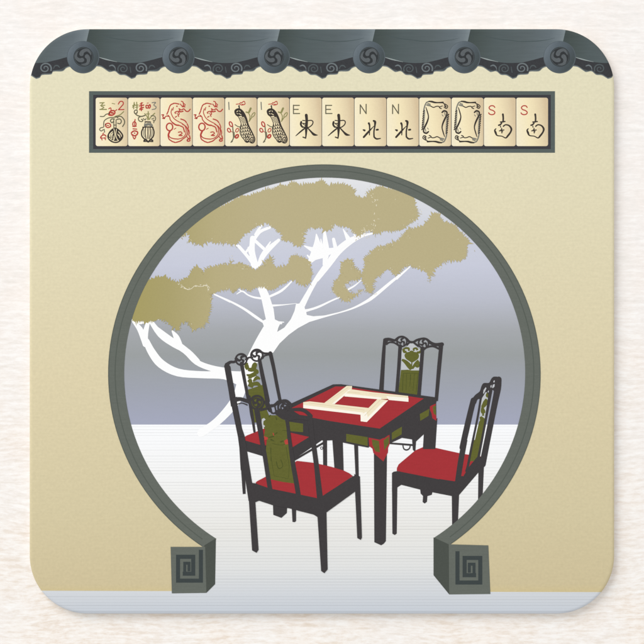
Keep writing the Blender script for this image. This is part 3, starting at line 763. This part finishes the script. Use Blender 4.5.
vase_light = [
    st(gg,9,(72,145),(130,140)), st(gg,9,(88,112),(82,180)), st(gg,9,(115,110),(118,185)), st(gg,7,(70,165),(95,130)), st(gg,7,(100,165),(130,160)),
    st(gr,11,(145,150),(190,140)), st(gr,11,(150,175),(188,165)), st(gr,10,(165,115),(165,200)), st(gr,9,(145,190),(180,185)), st(gr,8,(180,115),(150,130)),
    st(gr,10,(215,165),(215,145),(235,145),(240,170),(218,172)), st(gr,10,(240,155),(255,135),(262,155),(250,175)), st(gr,6,(225,120),(240,118)),
    st(gy,8,(280,115),(318,112),(298,140),(322,158),(315,180),(280,188)),
    st(gs,9,(118,225),(98,232),(88,212),(100,195),(120,200),(118,225)), st(gs,10,(92,225),(120,250),(165,262),(205,250)), st(gs,9,(165,262),(135,275),(138,305),(165,318),(182,305),(165,292)),
    st(gg,9,(238,210),(240,290)), st(gg,9,(308,228),(265,270),(250,295)), st(gg,8,(200,232),(225,262),(235,300)), st(gg,8,(220,235),(250,235)), st(gs,8,(270,255),(305,258),(318,285),(305,310),(290,300)), st(gs,8,(300,310),(298,330)), st(gs,8,(185,285),(205,300),(215,285)), st(gs,7,(275,290),(300,280)),
    st(gy,22,(205,358),(240,345),(275,358)), st(g,10,(205,320),(262,322)), st(g,10,(180,378),(235,375),(290,378)), st(gy,8,(205,330),(200,345)), st(gy,8,(262,330),(272,345)),
    st(g,11,(188,380),(168,425),(172,475),(205,510)), st(g,11,(285,380),(300,425),(292,475),(262,510)),
    st(g,8,(210,385),(205,440),(215,500)), st(g,8,(235,385),(235,500)), st(g,8,(258,385),(262,440),(252,500)), st(gy,6,(192,400),(188,440),(196,480)), st(gy,6,(278,400),(280,440),(272,480)),
    st(g,14,(195,520),(215,512),(238,535),(262,512),(285,520)), st(g,9,(190,530),(225,530)), st(g,9,(250,530),(288,532)),
    st(gr,9,(98,295),(92,320)), ('o',gr,[(90,345),(18,26),(9,0)]), st(gr,8,(72,370),(110,368)), st(gr,9,(75,395),(115,398)), st(gr,8,(92,330),(92,365)),
    st(gr,12,(60,435),(85,418),(120,425),(122,450),(95,470),(62,455)), st(gr,9,(88,440),(96,442)), st(gr,9,(75,480),(90,505),(105,480)), st(gr,8,(55,440),(70,470))]
dragon = [
    st(gr,8,(345,185),(325,208),(300,205),(280,182),(262,188)), st(gr,7,(225,178),(250,192),(272,180)), st(gr,9,(222,208),(245,212),(268,206)), st(gr,7,(235,205),(228,185)),
    st(gr,7,(250,100),(268,108),(272,140),(262,160)), st(gr,7,(240,130),(262,155),(290,160)), st(gr,6,(262,160),(292,140),(280,125)), st(gr,8,(225,130),(190,122),(165,122)), ('o',gr,[(203,153),(6,5),(5,0)]),
    st(gr,8,(165,125),(140,135),(125,155)), st(gr,8,(122,165),(112,195)), st(gr,8,(110,205),(95,238)), st(gr,6,(150,180),(140,215),(150,250),(172,285),(215,315),(262,340),(295,375),(302,420),(290,465),(255,495),(215,505)),
    st(gr,6,(165,165),(158,195)), st(gr,7,(108,250),(125,270),(130,295),(152,325)), st(gr,10,(155,328),(190,352),(225,358)), st(gr,8,(235,362),(268,378),(278,405),(285,428)),
    st(gr,7,(40,245),(62,245),(50,262),(72,285),(48,282)), st(gr,7,(72,275),(90,258),(112,262)),
    st(gr,7,(185,215),(212,208),(228,235),(215,248),(222,262)), st(gr,7,(190,230),(180,222)), st(gr,7,(185,270),(200,262)), st(gr,5,(205,225),(212,238)),
    st(gr,8,(245,290),(285,305),(305,328)), st(gr,7,(312,340),(325,372),(322,395)), st(gr,7,(328,405),(335,435),(328,462)), st(gr,8,(338,470),(345,500)), st(gr,8,(318,512),(330,498),(342,522),(318,528),(312,515)),
    ('o',gr,[(124,375),(34,40),(11,0)]), st(gr,12,(128,418),(116,445),(112,455)), st(gr,7,(112,455),(128,485),(165,500),(215,505)),
    st(gr,8,(108,465),(118,505),(145,525)), st(gr,8,(150,530),(185,542)), st(gr,8,(195,540),(235,528),(258,512)), st(gr,7,(265,505),(300,478),(318,440),(318,405),(300,370),(262,345)),
    st(gr,7,(218,432),(245,428),(258,445),(235,458)), st(gr,8,(225,465),(258,468)), st(gr,5,(172,400),(192,388)), st(gr,6,(310,480),(325,500))]
peacock = [
    ln(gy,10,(72,110),(76,188)), st(gr,8,(152,132),(185,128),(205,138),(225,130)), st(gr,9,(205,120),(235,100),(245,112)), st(gr,9,(210,140),(240,135),(248,122)), st(gr,7,(190,122),(200,112)),
    st(g,9,(185,145),(182,185)),
    ('p',iv,[(142,215),(145,195),(170,182),(205,190),(235,228),(262,285),(285,365),(318,420),(348,490),(345,530),(318,545),(285,536),(262,532),(238,508),(215,480),(198,440),(198,385),(205,345),(190,295),(172,262),(150,245)]),
    ('s',g,[(172,262,6),(150,245,9),(140,215,14),(145,195,14),(170,182,13),(200,190,16),(232,228,20),(258,285,20),(280,355,17),(312,415,13),(346,485,11),(350,520,11),(335,545,10),(312,545,10),(290,530,8)]),
    ('s',g,[(172,262,7),(188,292,7),(205,340,8),(195,385,9),(196,440,9),(213,480,9),(236,508,9),(250,530,10),(270,540,10),(292,530,10)]),
    ('p',g,[(140,212),(148,190),(172,178),(200,186),(232,225),(248,262),(228,268),(205,256),(180,262),(152,246)]), st(g,12,(180,150),(186,170),(182,190)), st(iv,6,(158,212),(172,202)), st(iv,5,(188,200),(196,212)), st(iv,6,(182,232),(205,244)), st(iv,5,(160,230),(170,236)),
    *[st(g,4.5,(186+a*8+b*15,272+a*14-b*4),(194+a*8+b*15,279+a*14-b*4),(200+a*8+b*15,270+a*14-b*4)) for a in range(5) for b in range(4)],
    *[('s',g,[(x_-9,y_-13,5),(x_-8,y_+4,7),(x_,y_+9,7),(x_+8,y_+3,7),(x_+9,y_-13,5)]) for x_, y_ in
      [(217,360),(240,352),(262,350),(212,392),(236,388),(260,382),(283,385),(213,424),(237,422),(261,416),(285,414),(305,425),(222,455),(246,454),(270,450),(294,448),(316,455),(240,482),(264,478),(290,476),(330,482)]],
    ('o',g,[(272,506),(18,24),(9,0)]), ('p',g,[(266,500),(278,500),(276,516),(266,514)]), ('o',g,[(320,512),(18,24),(9,0)]), ('p',g,[(314,508),(328,508),(326,524),(316,522)]),
    st(gg,12,(258,215),(282,222)), st(gg,18,(290,215),(308,175)), st(gg,8,(282,222),(300,260),(295,300)), ('o',gg,[(335,245),(12,28),(8,.6)]), st(gg,9,(290,315),(320,270)),
    st(gs,8,(140,350),(175,372),(205,372)), st(gs,10,(100,535),(122,495),(120,440),(112,350)), st(gs,7,(135,490),(130,430)), st(gs,8,(95,540),(112,530)),
    ('o',gr,[(95,345),(15,27),(11,-.4)]), ('o',gr,[(75,410),(15,22),(10,-.5)]), ('o',gr,[(162,410),(14,22),(8,.5)]), ('o',gr,[(160,475),(13,20),(14,.6)]), st(gr,6,(112,430),(90,420))]
east = [
    ln(gs,9,(50,158),(50,236)), ln(gs,9,(50,160),(104,160)), ln(gs,9,(50,197),(94,197)), ln(gs,9,(50,235),(107,235)),
    ('s',g,[(168,250,24),(172,300,22),(168,370,22),(166,430,13),(162,462,10)]), st(g,10,(160,460),(138,452)),
    ('s',g,[(122,312,16),(118,335,16),(132,358,14),(155,360,8)]), st(g,8,(135,298),(155,300)), st(g,9,(185,300),(215,298),(230,312),(222,338),(195,360),(180,362)), st(g,8,(140,325),(160,328)), st(g,6,(128,322),(158,345)),
    ('s',g,[(160,366,12),(115,402,12),(72,440,6)]), ('s',g,[(182,368,10),(215,405,14),(240,428,20),(272,434,5)])]
north = [
    ln(gs,9,(76,236),(76,155)), ln(gs,9,(76,155),(130,236)), ln(gs,9,(130,236),(130,150)),
    ('s',g,[(155,325,18),(162,350,13),(160,432,8)]), ('s',g,[(103,385,10),(115,390,18)]), ('s',g,[(108,452,16),(150,405,16),(185,368,8),(208,345,5)]),
    ('s',g,[(198,302,14),(212,312,20),(210,350,13),(202,400,12),(203,450,13)]), ('s',g,[(203,450,13),(225,468,13),(262,464,8)]), ('s',g,[(225,385,14),(238,383,16)])]
south = [
    st(gr,8,(103,156),(92,144),(70,144),(57,158),(66,173),(88,181),(103,194),(98,209),(78,215),(60,209),(54,200)),
    ('s',g,[(168,212,14),(171,240,12),(170,272,12)]), st(g,9,(148,274),(185,270)), st(g,11,(134,300),(148,294),(158,282)), st(g,7,(148,306),(150,316)),
    ('s',g,[(172,308,10),(190,296,9),(218,303,11),(236,328,14),(230,355,12),(208,385,13),(190,402,9),(160,388,7),(122,382,9),(110,360,15),(103,340,11),(112,328,7)]),
    st(g,8,(140,345),(176,338)), st(g,8,(158,325),(160,362)), st(g,5,(150,335),(168,352))]
half = [
    st(gy,9,(80,132),(92,112),(118,102)), ('s',g,[(118,100,9),(150,104,13),(180,112,12),(215,114,9),(268,112,12)]), st(g,7,(272,122),(300,135),(318,152),(308,175),(290,172)), st(g,9,(285,140),(300,158)), st(g,7,(280,162),(300,160)),
    st(gy,10,(95,140),(130,148)), st(gy,9,(105,125),(130,132)), st(g,7,(135,150),(165,165),(195,155),(222,155),(235,172),(250,178)), st(g,6,(232,160),(262,150)),
    st(gy,9,(78,135),(68,165),(62,195)), *[st(g,9,(66-i*2,200+i*24),(58-i*2,212+i*24)) for i in range(9)], ('s',gy,[(72,195,5),(66,300,6),(58,400,6)]),
    ('s',g,[(85,165,5),(98,205,8),(112,262,8),(102,310,11),(80,360,12),(62,400,10),(62,430,11),(90,442,12),(112,425,10)]), st(gy,6,(78,395),(85,425)), st(gy,5,(100,385),(112,400))]
soap = half+[(kd, m, [(370-p[0], 644-p[1])+tuple(p[2:]) for p in pts]) for kd, m, pts in half]
plan = [('flower tile with round dark vase and the number 2', 0, 92, 92, k1, vase_dark), ('flower tile with striped vase and the number 3', 1, 126, 92, k1, vase_light),
        ('red dragon tile', 2, 158, 92, k1, dragon), ('red dragon tile', 2, 158, 92, k1, dragon), ('peacock tile', 4, 222, 92, k1, peacock), ('peacock tile', 4, 222, 92, k1, peacock),
        ('tile with letter E', 6, 288, 88, k2, east), ('tile with letter E', 6, 288, 88, k2, east), ('tile with letter N', 8, 352, 88, k2, north), ('tile with letter N', 8, 352, 88, k2, north),
        ('tile with black scroll frame', 10, 418, 92, k1, soap), ('tile with black scroll frame', 10, 418, 92, k1, soap), ('tile with red letter S', 12, 482, 88, k3, south), ('tile with red letter S', 12, 482, 88, k3, south)]
for i, (lab, idx, x0, y0, k, items) in enumerate(plan):
    x = TX0+TP*i
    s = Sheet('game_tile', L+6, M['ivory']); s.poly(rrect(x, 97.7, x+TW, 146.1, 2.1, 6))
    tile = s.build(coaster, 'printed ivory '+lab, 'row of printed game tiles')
    sym(idx, 'tile_symbol', x0, y0, k, items, i).build(tile)

# ------------------------------------------------------------------ camera and light
cam = bpy.data.cameras.new('camera'); co = bpy.data.objects.new('camera', cam); col.objects.link(co)
Hc = .6; cam.sensor_width = 36; cam.lens = 36*Hc/(644*S); cam.clip_start = .01; cam.clip_end = 20
co.location = (0, 0, TOP+Hc); sc.camera = co
w = bpy.data.worlds.new('World'); sc.world = w; w.use_nodes = True
w.node_tree.nodes['Background'].inputs[0].default_value = (1, 1, 1, 1); w.node_tree.nodes['Background'].inputs[1].default_value = .685
la = bpy.data.lights.new('softbox', 'AREA'); la.shape = 'RECTANGLE'; la.size = 1.5; la.size_y = 1.5; la.energy = 26.5; la.color = (1, 1, 1)
lo = bpy.data.objects.new('softbox', la); col.objects.link(lo); lo.location = (-1.1, 1.2, 1.25)
lo.rotation_euler = (Vector((0, 0, 0))-lo.location).to_track_quat('-Z', 'Y').to_euler()
vs = sc.view_settings; vs.view_transform = 'Standard'; vs.look = 'None'; vs.exposure = 0; vs.gamma = 1
sc.display_settings.display_device = 'sRGB'
